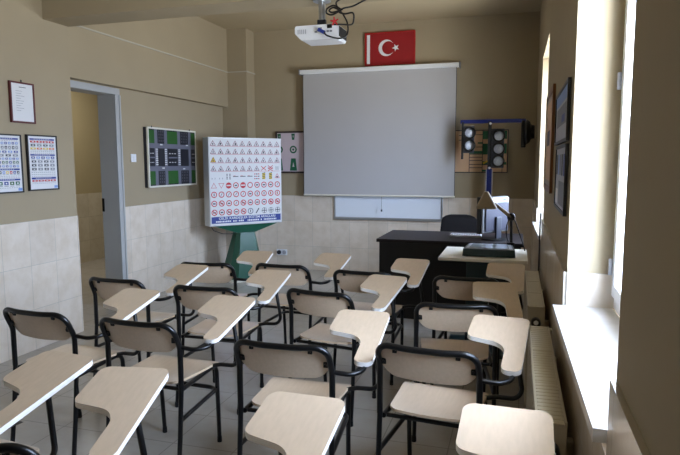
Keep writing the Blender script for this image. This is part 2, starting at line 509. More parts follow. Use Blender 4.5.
    # fixing lugs on the rear of the backrest
    for (x, z) in ((-0.12, 0.694), (0.12, 0.694), (-0.172, 0.635), (0.172, 0.635)):
        yl = lean * max(0, (z - zu + 0.03)) / (zt - zu + 0.03) + 0.012 - 0.022 * (1 - (x / 0.181) ** 2)
        b = MB(); b.box(x - 0.009, x + 0.009, yl - 0.006, yl + 0.001, z - 0.012, z + 0.012, 'tube', 0.002)
        b.lathe([(0.0055, -0.011), (0.0055, -0.004)], 'zinc', 8, (x, yl, z), 'Y')
        b.build('bolt', root)
    # writing tablet, sloped down toward the elbow
    xr, xl, xm = 0.332, 0.096, 0.256; yf, ym, yn = 0.47, 0.286, 0.068; zf, zn = 0.728, 0.627
    poly = fillet2([(xr, yn), (xr, yf), (xl, yf), (xl - 0.004, ym), (xm, ym - 0.035), (xm, yn)], [0.03, 0.032, 0.035, 0.032, 0.075, 0.03], 8)
    def zz(x, y): return zn + (y - yn) * (zf - zn) / (yf - yn)
    b = MB()
    b.prism(poly, lambda x, y: (x, y, zz(x, y) - 0.018), lambda x, y: (x, y, zz(x, y)), 'ply', 'ply_edge')
    b.build('writing_tablet', root)
    b = MB(); b.tube(fillet([(hb, 0.0, 0.602), (0.262, 0.012, 0.594), (0.302, 0.05, 0.598), (0.302, 0.14, zz(0, 0.14) - 0.028)], [0, 0.05, 0.06, 0], 8), 0.0098, 'tube', 10)
    b.box(0.28, 0.322, 0.10, 0.18, zz(0, 0.14) - 0.03, zz(0, 0.10) - 0.019, 'tube', 0.002)
    b.build('tablet_arm', root)
    b = MB(); b.tube(fillet([(0.168, 0.29, 0.418), (0.22, 0.288, 0.432), (0.330, 0.283, 0.438), (0.282, 0.305, zz(0, 0.305) - 0.019)], [0, 0.1, 0.045, 0], 10), 0.0098, 'tube', 12)
    b.build('tablet_support', root)

def copy_tree(o):
    r = o.copy(); COL.objects.link(r)
    for ch in o.children:
        c = ch.copy(); COL.objects.link(c); c.parent = r
        for g in ch.children:
            e = g.copy(); COL.objects.link(e); e.parent = c
    return r

CH = [  # x, y, degrees, row from the screen, column
 (-2.142, 2.201, -3.9, 2, 0), (-1.576, 2.183, -2.3, 2, 1), (-0.848, 2.067, 1.2, 2, 2), (-0.300, 2.162, -5.3, 2, 3),
 (-2.270, 2.949, -2.4, 1, 0), (-1.647, 2.895, 1.3, 1, 1), (-0.995, 2.964, -9.0, 1, 2), (-0.269, 2.878, 6.0, 1, 3),
 (-2.036, 3.592, 6.7, 0, 0), (-1.502, 3.672, -2.9, 0, 1), (-0.914, 3.581, -3.0, 0, 2), (-0.271, 3.565, -1.0, 0, 3),
 (-1.757, 1.214, -5.4, 3, 0), (-1.312, 1.105, 10.3, 3, 1), (-0.783, 1.081, -0.9, 3, 2), (-0.226, 1.154, -0.7, 3, 3)]
ROW = ['first row from the screen', 'second row from the screen', 'third row from the screen', 'fourth row from the screen']
CLM = ['column nearest the doorway', 'second column from the doorway', 'third column from the doorway', 'column along the radiators']
proto = None
for (x, y, a, r, k) in CH:
    lab = 'plywood tablet-arm chair, %s, %s' % (ROW[r], CLM[k])
    if proto is None:
        proto = empty('tablet_chair', lab, 'chair', (x, y, 0), math.radians(a), 'tablet-arm chairs set out in rows')
        chair_parts(proto); o = proto
    else:
        o = copy_tree(proto); o['label'] = lab
    o.location = (x, y, 0); o.rotation_euler = (0, 0, math.radians(a))

# ------------------------------------------------------------------ flat prints on boards
def onplane(O, U, V, N):
    O, U, V, N = map(Vector, (O, U, V, N))
    return lambda u, v, d=0.0: tuple(O + U * u + V * v + N * d)
def rect(b, P, u0, u1, v0, v1, m, d=0.0006):
    b.add([P(u0, v0, d), P(u1, v0, d), P(u1, v1, d), P(u0, v1, d)], [[0, 1, 2, 3]], m)
def poly(b, P, pts, m, d=0.0006):
    b.add([P(u, v, d) for u, v in pts], [list(range(len(pts)))], m)
def disc(b, P, u, v, r, m, d=0.0006, n=20):
    poly(b, P, [(u + r * math.cos(2 * PI * i / n), v + r * math.sin(2 * PI * i / n)) for i in range(n)], m, d)
def ring(b, P, u, v, r0, r1, m, d=0.0008, n=20):
    vs = []
    for i in range(n):
        a = 2 * PI * i / n
        vs += [P(u + r0 * math.cos(a), v + r0 * math.sin(a), d), P(u + r1 * math.cos(a), v + r1 * math.sin(a), d)]
    b.add(vs, [[2 * i, 2 * i + 1, (2 * i + 3) % (2 * n), (2 * i + 2) % (2 * n)] for i in range(n)], m)
def tri_ring(b, P, u, v, r, t, m, d=0.0008, up=1):
    o_ = [(u + r * math.cos(PI / 2 * up + 2 * PI * i / 3), v - r * 0.18 * up + r * math.sin(PI / 2 * up + 2 * PI * i / 3)) for i in range(3)]
    i_ = [(u + (p - u) * (1 - t), (v - r * 0.18 * up) + (q - (v - r * 0.18 * up)) * (1 - t)) for p, q in o_]
    b.add([P(*q, d) for q in o_ + i_], [[i, (i + 1) % 3, 3 + (i + 1) % 3, 3 + i] for i in range(3)], m)

def framed(name, label, cat, O, U, V, N, w, h, frame_m, fw, depth, sheet_m, draw=None, group=None, sheet_name='sheet', g=0.003):
    """a picture hanging on a wall: O = lower corner on the wall, U along, V up, N out of the wall"""
    t = empty(name, label, cat, O, 0, group)
    P = onplane((0, 0, 0), U, V, N)
    b = MB()
    def slab(u0, u1, v0, v1, d0, d1, m):
        c = [P(u, v, d) for d in (d0, d1) for (u, v) in ((u0, v0), (u1, v0), (u1, v1), (u0, v1))]
        b.add(c, [[0, 1, 2, 3], [4, 5, 6, 7], [0, 1, 5, 4], [1, 2, 6, 5], [2, 3, 7, 6], [3, 0, 4, 7]], m)
    slab(0, w, 0, fw, g, depth, frame_m); slab(0, w, h - fw, h, g, depth, frame_m)
    slab(0, fw, fw, h - fw, g, depth, frame_m); slab(w - fw, w, fw, h - fw, g, depth, frame_m)
    b.build('frame', t)
    b = MB()
    slab(fw, w - fw, fw, h - fw, g, depth - 0.005, sheet_m)
    S = lambda u, v, d=0.0006: P(fw + u * (w - 2 * fw), fw + v * (h - 2 * fw), depth - 0.005 + d)
    if draw: draw(b, S, (w - 2 * fw), (h - 2 * fw))
    b.build(sheet_name, t)
    return t

def hook(t, P0, P1=None):
    b = MB(); b.tube([P0, (P0[0], P0[1], P0[2] + 0.018)], 0.004, 'zinc', 8)
    b.build('hanger', t)

# left wall: U runs along +y seen from the room is reversed only in sign; the wall faces +x
LW = dict(U=(0, 1, 0), V=(0, 0, 1), N=(1, 0, 0))
def cert(b, S, w, h):
    rect(b, S, 0.36, 0.68, 0.90, 0.915, 'ink')
    for i in range(9): rect(b, S, 0.2, 0.2 + random.uniform(0.2, 0.5), 0.80 - i * 0.065, 0.808 - i * 0.065, 'greyink')
t = framed('certificate', 'small maroon-framed certificate hung above the two sign charts', 'certificate', (XP, 3.360, 1.69), w=0.218, h=0.29, frame_m='maroon', fw=0.012, depth=0.02, sheet_m='paper', draw=cert, sheet_name='paper_sheet', **LW)
hook(t, (0.012, 0.109, 0.289))

def chart(rows):
    def f(b, S, w, h):
        v = 0.965
        for (kind, hh) in rows:
            v0 = v - hh
            if kind == 'bar':
                rect(b, S, 0.06, 0.94, v0 + 0.004, v - 0.006, 'blue')
                for k in range(9): rect(b, S, 0.2 + k * 0.065, 0.24 + k * 0.065, v0 + hh * 0.4, v0 + hh * 0.62, 'paper', 0.0012)
            elif kind == 'line':
                for k in range(12): rect(b, S, 0.07 + k * 0.073, 0.115 + k * 0.073, v0 + hh * 0.35, v0 + hh * 0.55, 'greyink')
            else:
                n = {'wide': 4, 'std': 5, 'dense': 8, 'sparse': 4}[kind.split('_')[0]]
                cols = {'r': ['red'], 'b': ['blue', 'lblue'], 'd': ['ink', 'greyink'], 'g': ['gprint', 'dgprint', 'blue'], 'm': ['red', 'blue', 'ink', 'lblue', 'yellow'], 'y': ['yellow', 'orange']}[kind.split('_')[1]]
                for k in range(n):
                    c = cols[k % len(cols)]; du = 0.88 / n; f_ = 0.86 if kind[0] == 'w' else 0.72
                    u0 = 0.06 + k * du + du * (1 - f_) / 2
                    rect(b, S, u0, u0 + du * f_, v0 + hh * 0.32, v0 + hh * 0.86, c)
                    rect(b, S, u0 + du * f_ * 0.3, u0 + du * f_ * 0.7, v0 + hh * 0.45, v0 + hh * 0.7, 'paper', 0.0012)
                    rect(b, S, u0, u0 + du * f_, v0 + hh * 0.1, v0 + hh * 0.18, 'greyink')
            v = v0
        rect(b, S, 0.86, 0.99, 0.01, 0.06, 'lblue')
    return f
rowsA = [('bar', .04), ('line', .03), ('dense_b', .07), ('dense_d', .085), ('std_b', .065), ('sparse_d', .06), ('dense_b', .06), ('dense_g', .075), ('dense_b', .06), ('bar', .04), ('dense_m', .085), ('line', .03), ('line', .03), ('bar', .04), ('std_g', .11), ('line', .03)]
rowsB = [('bar', .04), ('wide_r', .065), ('sparse_d', .065), ('wide_y', .06), ('line', .035), ('line', .03), ('bar', .04), ('std_b', .075), ('sparse_d', .07), ('sparse_d', .075), ('sparse_d', .07), ('line', .04), ('line', .04), ('line', .03), ('bar', .045), ('wide_r', .06), ('line', .03)]
framed('sign_chart', 'black-framed blue and white chart under the certificate, farther from the doorway', 'chart', (XP, 3.130, 1.19), w=0.30, h=0.415, frame_m='black', fw=0.010, depth=0.022, sheet_m='paper', draw=chart(rowsA), group='framed charts on the wall', **LW)
framed('sign_chart', 'black-framed white chart with red, yellow and black vehicle rows nearest the doorway', 'chart', (XP, 3.482, 1.197), w=0.292, h=0.413, frame_m='black', fw=0.010, depth=0.022, sheet_m='paper', draw=chart(rowsB), group='framed charts on the wall', **LW)

def junction(b, S, w, h):
    def r(x0, x1, y0, y1, m, d=0.0006): rect(b, S, x0, x1, 1 - y1, 1 - y0, m, d)
    r(0, 1, 0, 1, 'roaddark')
    for x0, x1 in ((0.11, 0.17), (0.31, 0.37), (0.59, 0.655), (0.84, 0.90)): r(x0, x1, 0, 1, 'road', 0.001)
    for y0, y1 in ((0.25, 0.335), (0.655, 0.74)): r(0, 1, y0, y1, 'road', 0.0014)
    for x0, x1 in ((0, 0.11), (0.37, 0.59), (0.90, 1)):
        r(x0, x1, 0.02, 0.25, 'gprint', 0.0018); r(x0, x1, 0.74, 0.98, 'gprint', 0.0018)
    for x in (0.15, 0.335, 0.625):
        for k in range(9): r(x - 0.022, x + 0.022, 0.345 + k * 0.034, 0.36 + k * 0.034, 'paper', 0.002)
    for x0, x1 in ((0.40, 0.57), (0.02, 0.10), (0.92, 0.99)):
        for y in (0.42, 0.58):
            for k in range(3): r(x0 + (x1 - x0) * k / 3, x0 + (x1 - x0) * (k + 0.6) / 3, y, y + 0.012, 'paper', 0.002)
        r(x0 - 0.01, x1 + 0.01, 0.488, 0.512, 'road', 0.002)
    for x in (0.20, 0.24, 0.28, 0.68, 0.72, 0.76, 0.80):
        for y0 in (0.02, 0.76):
            for k in range(4): r(x, x + 0.008, y0 + k * 0.055, y0 + 0.03 + k * 0.055, 'greyink', 0.002)
    for (x, y) in ((0.22, 0.26), (0.78, 0.25), (0.25, 0.68), (0.70, 0.70)): r(x, x + 0.05, y, y + 0.02, 'paper', 0.0022)
t = framed('junction_board', 'white-framed board with green and grey road junction plan next to the doorway', 'board', (XD, 5.235, 1.145), w=0.94, h=0.625, frame_m='white_metal', fw=0.018, depth=0.058, sheet_m='roaddark', draw=junction, sheet_name='road_plan', g=0.040, **LW)
b = MB(); b.box(0.003, 0.039, 0.002, 0.938, 0.002, 0.623, 'ink'); b.build('backing', t)
hook(t, (0.06, 0.07, 0.62)); hook(t, (0.06, 0.80, 0.62))

b = MB(); b.box(0.001, 0.010, -0.04, 0.04, -0.04, 0.04, 'white', 0.003)
sw = b.build('light_switch'); sw.location = (XD, 5.06, 1.45)
tag(sw, 'white light switch on the wall between the doorway and the junction board', 'switch')
b = MB(); b.box(0.010, 0.015, -0.018, 0.018, -0.025, 0.025, 'white', 0.002); b.build('rocker', sw)

# back wall things: the wall faces -y, so U = +x
BW = dict(U=(1, 0, 0), V=(0, 0, 1), N=(0, -1, 0))
def arches(b, S, w, h):
    ar = w / h
    def arch(u, v, s, up):
        poly(b, S, [(u - s * .5 / ar, v), (u + s * .5 / ar, v), (u + s * .32 / ar, v + up * s * 1.6), (u - s * .32 / ar, v + up * s * 1.6)], 'dgprint')
        poly(b, S, [(u - s * .14 / ar, v + up * s * .5), (u + s * .14 / ar, v + up * s * .5), (u, v + up * s * 1.1)], 'pinkgrey', 0.0012)
    for u in (0.04, 0.315, 0.60, 0.885):
        arch(u, 0.02, 0.2, 1)
        arch(u, 0.98, 0.10, -1)
    for u in (0.04, 0.315, 0.60, 0.885):
        pts_o = [(u + 0.10 / ar * math.cos(2 * PI * i / 20), 0.57 + 0.10 * math.sin(2 * PI * i / 20)) for i in range(20)]
        poly(b, S, [(max(0.0, p), q) for p, q in pts_o], 'dgprint')
        poly(b, S, [(max(0.0, u + 0.06 / ar * math.cos(2 * PI * i / 20)), 0.57 + 0.06 * math.sin(2 * PI * i / 20)) for i in range(20)], 'pinkgrey', 0.0012)
        poly(b, S, [(max(0.0, u + 0.03 / ar * math.cos(2 * PI * i / 20)), 0.57 + 0.03 * math.sin(2 * PI * i / 20)) for i in range(20)], 'dgprint', 0.0016)
framed('road_plan_board', 'dark-framed pinkish board with green circles half hidden behind the projection screen', 'board', (-3.03, YB, 1.265), w=0.75, h=0.54, frame_m='darkframe', fw=0.022, depth=0.035, sheet_m='pinkgrey', draw=arches, sheet_name='plan_sheet', **BW)

def mapdraw(b, S, w, h):
    def r(x0, x1, y0, y1, m, d=0.0006): rect(b, S, x0, x1, 1 - y1, 1 - y0, m, d)
    # measured on the visible strip: u = 0.22 .. 1
    def U(p): return 0.22 + 0.78 * (p - 35) / (378 - 35)
    def V(q): return (q - 130) / 270
    r(U(205), U(260), V(132), V(185), 'dgprint'); r(U(205), U(260), V(215), V(285), 'dgprint'); r(U(205), U(260), V(330), V(352), 'dgprint'); r(U(205), U(260), V(385), V(398), 'dgprint')
    r(U(345), U(374), V(132), V(185), 'dgprint'); r(U(345), U(374), V(215), V(280), 'dgprint'); r(U(345), U(374), V(335), V(352), 'dgprint')
    r(U(112), U(205), V(262), V(280), 'dgprint'); r(U(170), U(205), V(205), V(215), 'dgprint')
    for x in (112, 205, 260, 345): r(U(x) - .005, U(x) + .005, 0, 1, 'ink', 0.0012)
    for (x0, x1, y) in ((35, 112, 160), (35, 112, 190), (112, 205, 156), (112, 205, 236), (112, 205, 283), (112, 205, 303), (112, 205, 325), (112, 205, 350), (112, 205, 372), (205, 345, 352), (260, 345, 190), (260, 345, 282)):
        r(U(x0), U(x1), V(y) - .008, V(y) + .008, 'ink', 0.0013)
    poly(b, S, [(U(208), 1 - V(338)), (U(214), 1 - V(350)), (U(248), 1 - V(330)), (U(242), 1 - V(322))], 'yellow', 0.0016)
framed('district_map', 'dark-lined tan and green road map on the wall behind the signal lights', 'map', (-0.84, YB, 1.275), w=0.735, h=0.505, frame_m='ink', fw=0.010, depth=0.025, sheet_m='tan', draw=mapdraw, sheet_name='map_sheet', **BW)

def flag(b, S, w, h):
    ar = w / h
    rect(b, S, 0.02, 0.085, 0.02, 0.97, 'white')
    n = 40; ro, ri = 0.27, 0.215; cx, cy = 0.43, 0.52; dx = 0.067
    # crescent outline: outer circle minus the shifted inner circle
    O = []; 
    xi = (ro * ro - ri * ri + dx * dx) / (2 * dx); yi = math.sqrt(max(0, ro * ro - xi * xi)); a0 = math.atan2(yi, xi)
    for i in range(n + 1):
        a = a0 + (2 * PI - 2 * a0) * i / n; O.append((ro * math.cos(a), ro * math.sin(a)))
    a1 = math.atan2(yi, xi - dx); I = []
    for i in range(n + 1):
        a = a1 + (2 * PI - 2 * a1) * i / n; I.append((dx + ri * math.cos(a), ri * math.sin(a)))
    for i in range(n):
        q = [O[i], O[i + 1], I[i + 1], I[i]]
        poly(b, S, [(cx + x / ar, cy + y) for x, y in q], 'white', 0.0010)
    st = []
    for k in range(10):
        r_ = 0.135 if k % 2 == 0 else 0.052
        a = PI + k * PI / 5 + 0.1; st.append((0.625 + r_ * math.cos(a) / ar, 0.51 + r_ * math.sin(a)))
    for k in range(0, 10, 2): poly(b, S, [(0.625, 0.51), st[k - 1], st[k], st[k + 1]], 'white', 0.0010)
framed('framed_flag', 'red framed flag with white crescent and star above the projection screen', 'flag', (-1.832, YB, 2.582), w=0.622, h=0.39, frame_m='flagframe', fw=0.014, depth=0.03, sheet_m='flagred', draw=flag, sheet_name='flag_cloth', **BW)

# whiteboard behind the screen
t = empty('whiteboard', 'aluminium-framed whiteboard mostly hidden behind the projection screen', 'whiteboard', (-2.24, YB, 0.68))
b = MB(); b.box(0.025, 1.365, -0.020, -0.010, 0.03, 1.17, 'offwhite'); b.build('writing_surface', t)
b = MB()
b.box(0, 1.39, -0.026, -0.009, 0, 0.03, 'alu', 0.003); b.box(0, 1.39, -0.026, -0.009, 1.17, 1.2, 'alu', 0.003)
b.box(0, 0.025, -0.026, -0.009, 0.03, 1.17, 'alu', 0.003); b.box(1.365, 1.39, -0.026, -0.009, 0.03, 1.17, 'alu', 0.003)
b.build('frame', t)
b = MB(); b.box(0.02, 1.37, -0.05, -0.026, 0.0, 0.012, 'alu', 0.003); b.build('pen_ledge', t)

# projection screen
t = empty('projection_screen', 'wide grey pull-down projection screen hanging on the end wall', 'screen', (-2.63, YB, 2.51))
b = MB(); b.box(-0.03, 1.95, -0.125, -0.045, -0.005, 0.048, 'white_pvc', 0.012); b.build('roller_case', t)
for x in (-0.036, 1.95):
    b = MB(); b.box(x, x + 0.012, -0.13, -0.003, -0.012, 0.055, 'grey', 0.003); b.build('end_bracket', t)
b = MB()
nz = 16; vs = []; fs = []
for j in range(nz + 1):
    z = -1.515 * j / nz
    for x in (0.012, 1.918): vs.append((x, -0.085 - 0.004 * math.sin(j * 0.5), z))
for j in range(nz): fs.append([2 * j, 2 * j + 1, 2 * j + 3, 2 * j + 2])
b.add(vs, fs, 'screen', True)
vs2 = [(x, y + 0.0015, z) for x, y, z in vs]; b.add(vs2, [f[::-1] for f in fs], 'screen', True)
sheet = b.build('screen_cloth', t)
b = MB()
b.box(0.006, 0.012, -0.087, -0.083, -1.515, 0, 'ink'); b.box(1.918, 1.924, -0.087, -0.083, -1.515, 0, 'ink'); b.build('edge_band', sheet)
b = MB(); b.tube([(0.006, -0.085, -1.52), (1.924, -0.085, -1.52)], 0.011, 'white_metal', 12); b.build('weight_bar', t)
b = MB(); b.tube([(1.03, -0.085, -1.53), (1.032, -0.085, -1.69)], 0.002, 'ink', 6); b.lathe([(0.003, -1.72), (0.010, -1.715), (0.011, -1.70), (0.004, -1.685)], 'ink', 12, (1.032, -0.085, 0)); b.build('pull_cord', t)

# wall socket
b = MB(); b.box(-0.075, 0.075, -0.012, -0.001, -0.04, 0.04, 'white', 0.003)
so = b.build('wall_socket'); so.location = (-2.97, YB - 0.008, 0.215)
tag(so, 'double wall socket low on the tiles beside the green sign stand', 'socket')
b = MB(); b.lathe([(0.026, -0.04), (0.028, -0.030), (0.028, -0.013)], 'ink', 16, (-0.034, 0, 0), 'Y'); b.build('plug', so)
b = MB(); b.lathe([(0.024, -0.016), (0.028, -0.014), (0.028, -0.011)], 'lgrey', 16, (0.036, 0, 0), 'Y'); b.build('socket_cup', so)

# ------------------------------------------------------------------ traffic sign stand
SA = math.atan2(0.72, 0.595)
sg = empty('traffic_sign_stand', 'white traffic sign board on a green pedestal in the corner', 'sign stand', (-3.365, 6.0, 0), SA)
SW = 0.934
z0, z1 = 0.667, 1.693
b = MB(); b.box(0, SW, 0.0, 0.17, z0, z1, 'steel', 0.006); case = b.build('sign_case', sg)
b = MB()
b.box(0.010, SW - 0.010, -0.005, 0.0, z0 + 0.012, z1 - 0.012, 'paper')
P = onplane((0.010, -0.005, z0 + 0.012), (SW - 0.02, 0, 0), (0, 0, z1 - z0 - 0.024), (0, -1, 0))
W_, H_ = SW - 0.02, z1 - z0 - 0.024
P2 = onplane((0.010, -0.005, z0 + 0.012), (1, 0, 0), (0, 0, 1), (0, -1, 0))
cu = [0.045 + i * 0.0908 for i in range(10)]
rowv = [0.955, 0.865, 0.77, 0.675, 0.585, 0.485, 0.385, 0.285, 0.185]
rowv = [H_ * (0.943 - (0.955 - v) * 1.032) for v in rowv]
for j in range(4):
    rect(b, P2, 0.02, W_ - 0.02, rowv[j] - 0.036, rowv[j] - 0.033, 'red', 0.0005)
    for i, u in enumerate(cu):
        if j == 3 and i >= 7: continue
        if j == 2 and i == 0: poly(b, P2, [(u - .036, rowv[j] - .026), (u + .036, rowv[j] - .026), (u, rowv[j] + .04)], 'yellow', 0.0005)
        tri_ring(b, P2, u, rowv[j], 0.041, 0.26, 'dred')
        s_ = random.choice((0.010, 0.013, 0.017)); dx = random.uniform(-.004, .004)
        rect(b, P2, u - s_ * .5 + dx, u + s_ * .5 + dx, rowv[j] - 0.018, rowv[j] - 0.018 + random.uniform(.016, .026), 'ink', 0.001)
u = cu[7]; v = rowv[3]
for s_ in (-1, 1): poly(b, P2, [(u - .035, v - .022 * s_), (u - .03, v - .028 * s_), (u + .035, v + .022 * s_), (u + .03, v + .028 * s_)], 'red')
u = cu[8]
for dv in (-.012, .012):
    for s_ in (-1, 1): poly(b, P2, [(u - .035, v + dv - .018 * s_), (u - .03, v + dv - .024 * s_), (u + .035, v + dv + .018 * s_), (u + .03, v + dv + .024 * s_)], 'red', 0.0007 + 0.0002 * s_)
for k in (0, 1): rect(b, P2, cu[9] - .018 + k * .026, cu[9] - .010 + k * .026, v - .022, v + .022, 'greyink')
v = rowv[4]
for i in (0, 1):
    for k in (0, 1): rect(b, P2, cu[i] - .022 + k * .036, cu[i] - .016 + k * .036, v - .03, v - .012, 'greyink')
for k in (0, 1):
    for q in range(4): rect(b, P2, cu[2] - .025 + k * .036, cu[2] - .010 + k * .036, v - .032 + q * .018, v - .022 + q * .018, 'ink')
for i in (3, 4, 5): rect(b, P2, cu[i] - .034, cu[i] + .034, v - .004, v + .004, 'ink'); rect(b, P2, cu[i] - .03, cu[i] + .0, v + .006, v + .010, 'red')
for q in range(3): 
    for k in range(3): rect(b, P2, cu[6] - .034 + k * .025, cu[6] - .018 + k * .025, v - .036 + q * .028, v - .024 + q * .028, 'ink' if (k + q) % 2 else 'red')
for i in (7, 8):
    rect(b, P2, cu[i] - .020, cu[i] + .020, v - .038, v + .038, 'yellow')
    for q in range(4): poly(b, P2, [(cu[i] - .020, v - .034 + q * .02), (cu[i] + .020, v - .024 + q * .02), (cu[i] + .020, v - .015 + q * .02), (cu[i] - .020, v - .025 + q * .02)], 'ink', 0.001)
tri_ring(b, P2, cu[9], v, 0.039, 0.24, 'red'); rect(b, P2, cu[9] - .012, cu[9] + .012, v - .02, v - .004, 'ink')
for j in range(5, 9):
    v = rowv[j]
    for i, u in enumerate(cu):
        if j == 5 and i == 0: tri_ring(b, P2, u, v, 0.041, 0.22, 'red'); continue
        if j == 5 and i == 1: tri_ring(b, P2, u, v, 0.041, 0.22, 'red', up=-1); continue
        if j == 5 and i in (2, 4):
            disc(b, P2, u, v, 0.036, 'red')
            rect(b, P2, u - .028, u + .028, v - .007, v + .007, 'paper', 0.001); continue
        if j == 8 and i == 6: poly(b, P2, [(u - .026, v - .028), (u - .014, v - .032), (u + .026, v + .028), (u + .014, v + .032)], 'ink'); continue
        if j == 8 and i > 6:
            ring(b, P2, u, v, 0.030, 0.034, 'ink'); rect(b, P2, u - .004, u + .004, v - .03, v + .03, 'ink'); rect(b, P2, u - .03, u + .03, v - .004, v + .004, 'ink'); continue
        ring(b, P2, u, v, 0.026, 0.036, 'greyink' if (j == 8 and i == 5) else 'red')
        if j == 5 and i == 5: continue
        r_ = random.random()
        if r_ < .5: rect(b, P2, u - .016, u + .016, v - .008, v + .006, 'ink')
        elif r_ < .75: poly(b, P2, [(u - .012, v - .014), (u - .006, v - .016), (u + .012, v + .014), (u + .006, v + .016)], 'ink')
        else: rect(b, P2, u - .005, u + .005, v - .016, v + .016, 'ink')
        if j in (6, 7) and i in (8, 9): rect(b, P2, u - .012, u + .0, v - .012, v + .012, 'orange' if j == 6 else 'red', 0.0012)
        if (j == 8 and i in (0, 2, 4)) or (j == 7 and i in (1, 4, 8, 9)): poly(b, P2, [(u - .024, v + .018), (u - .018, v + .024), (u + .024, v - .018), (u + .018, v - .024)], 'red', 0.0014)
rect(b, P2, 0.008, W_ - 0.012, H_ * 0.020, H_ * 0.098, 'blue')
sheet = b.build('sign_sheet', case)
def lettering(txt, size, m, name, parent, loc, rot, width):
    cu_ = bpy.data.curves.new(name, 'FONT'); cu_.body = txt; cu_.size = size; cu_.align_x = 'CENTER'; cu_.align_y = 'CENTER'; cu_.resolution_u = 3; cu_.offset = size * 0.012
    tmp = bpy.data.objects.new('text_source', cu_); COL.objects.link(tmp)
    bpy.context.view_layer.update()
    me = bpy.data.meshes.new_from_object(tmp.evaluated_get(bpy.context.evaluated_depsgraph_get()))
    bpy.data.objects.remove(tmp); bpy.data.curves.remove(cu_)
    xs = [v.co.x for v in me.vertices]
    k = width / (max(xs) - min(xs))
    for v in me.vertices: v.co.x *= k
    me.materials.clear(); me.materials.append(M[m])
    o = bpy.data.objects.new(name, me); COL.objects.link(o); o.parent = parent; o.location = loc; o.rotation_euler = rot
    return o
lettering('\u00c7EL\u0130K KARDE\u015eLER E\u011e\u0130T\u0130M ARA\u00c7LARI', 0.039, 'white', 'lettering', case, (0.008 + W_ / 2 + 0.008, -0.0065, z0 + 0.012 + H_ * 0.076), (PI / 2, 0, 0), W_ * 0.80)
b = MB()
x = 0.06
rnd = random.Random(3)
while x < W_ - 0.07:
    g = rnd.choice((0.010, 0.014, 0.016, 0.018)); 
    if rnd.random() < .82: rect(b, P2, x, x + g, H_ * 0.032, H_ * 0.050, 'white', 0.0016)
    x += g + 0.006
b.build('small_print', case)
# pedestal
cx = SW / 2
b = MB()
# funnel under the case
top = [(cx - 0.40, 0.005), (cx + 0.40, 0.005), (cx + 0.40, 0.165), (cx - 0.40, 0.165)]
nk = [(cx - 0.11, 0.02), (cx + 0.11, 0.02), (cx + 0.11, 0.15), (cx - 0.11, 0.15)]
def loft(b, A, za, B, zb, m):
    vs = [(x, y, za) for x, y in A] + [(x, y, zb) for x, y in B]; n = len(A)
    b.add(vs, [[i, (i + 1) % n, n + (i + 1) % n, n + i] for i in range(n)] + [list(range(n)), list(range(n, 2 * n))], m)
loft(b, top, z0 - 0.003, nk, 0.570, 'green')
b.build('tray', sg)
b = MB()
nk = [(cx - 0.09, 0.0), (cx + 0.09, 0.0), (cx + 0.12, 0.05), (cx + 0.12, 0.15), (cx - 0.12, 0.15), (cx - 0.12, 0.05)]
bt = [(cx - 0.16, -0.07), (cx + 0.16, -0.07), (cx + 0.24, 0.04), (cx + 0.24, 0.27), (cx - 0.24, 0.27), (cx - 0.24, 0.04)]
loft(b, nk, 0.570, bt, 0.02, 'green')
b.build('pedestal', sg)
b = MB(); b.prism(fillet2([(cx - 0.27, -0.11), (cx + 0.27, -0.11), (cx + 0.27, 0.30), (cx - 0.27, 0.30)], 0.04), lambda x, y: (x, y, 0.0), lambda x, y: (x, y, 0.02), 'white_metal'); b.build('base_plate', sg)
b = MB(); b.tube([(0.03, 0.05, z0), (0.05, 0.02, z0 - 0.05), (0.15, 0.0, z0 - 0.09), (0.26, 0.01, z0 - 0.10), (0.33, 0.03, z0 - 0.09)], 0.004, 'ink', 8); b.build('cord', sg)

# ------------------------------------------------------------------ projector
PM = Matrix.Translation((0.012, 0, 0.118)) @ Matrix.Scale(0.82, 4) @ Matrix.Translation((0, 0, -0.118))
pj = empty('ceiling_projector', 'white ceiling projector hanging on a grey pole from the beam', 'projector', (-1.285, 3.85, 2.182))
b = MB(); b.M = PM
prof = fillet2([(-0.145, 0.0), (0.155, 0.0), (0.165, 0.03), (0.165, 0.105), (0.155, 0.115), (-0.19, 0.115), (-0.2, 0.105), (-0.2, 0.055)], 0.012, 4)
b.prism(prof, lambda x, z: (x, -0.12, z), lambda x, z: (x, 0.12, z), 'white')
body = b.build('body', pj)
b = MB(); b.M = PM
for k in range(5): b.box(-0.175 + k * 0.016, -0.168 + k * 0.016, -0.123, -0.1195, 0.05, 0.085, 'lgrey')
b.build('vent', body)
b = MB(); b.M = PM; b.box(0.075, 0.115, -0.126, -0.119, 0.082, 0.112, 'black', 0.002); b.build('power_inlet', body)
b = MB(); b.M = PM
for k, (x, z) in enumerate(((-0.02, 0.06), (0.05, 0.06), (0.08, 0.06), (0.105, 0.06), (0.02, 0.085))):
    b.box(x - 0.010, x + 0.010, -0.124, -0.119, z - 0.007, z + 0.007, 'greyink', 0.001)
b.build('connector', body)
b = MB(); b.M = PM; b.box(0.1655, 0.172, -0.1, 0.1, 0.02, 0.10, 'black', 0.004); b.build('side_grille', body)
b = MB(); b.M = PM; b.lathe([(0.04, 0.118), (0.042, 0.15), (0.03, 0.155)], 'black', 24, (0.05, 0, 0.058), 'Y'); b.build('lens', pj)
b = MB(); b.lathe([(0.075, 0.116), (0.075, 0.123)], 'ink', 24, (0.005, 0, 0)); b.box(-0.025, 0.033, -0.015, 0.015, 0.123, 0.168, 'ink', 0.004); b.build('mount_bracket', pj)
b = MB(); b.lathe([(0.023, 0.165), (0.023, 0.285), (0.06, 0.2855), (0.06, 0.297)], 'alu', 20, (0.006, 0, 0), smooth=False); b.build('pole', pj)
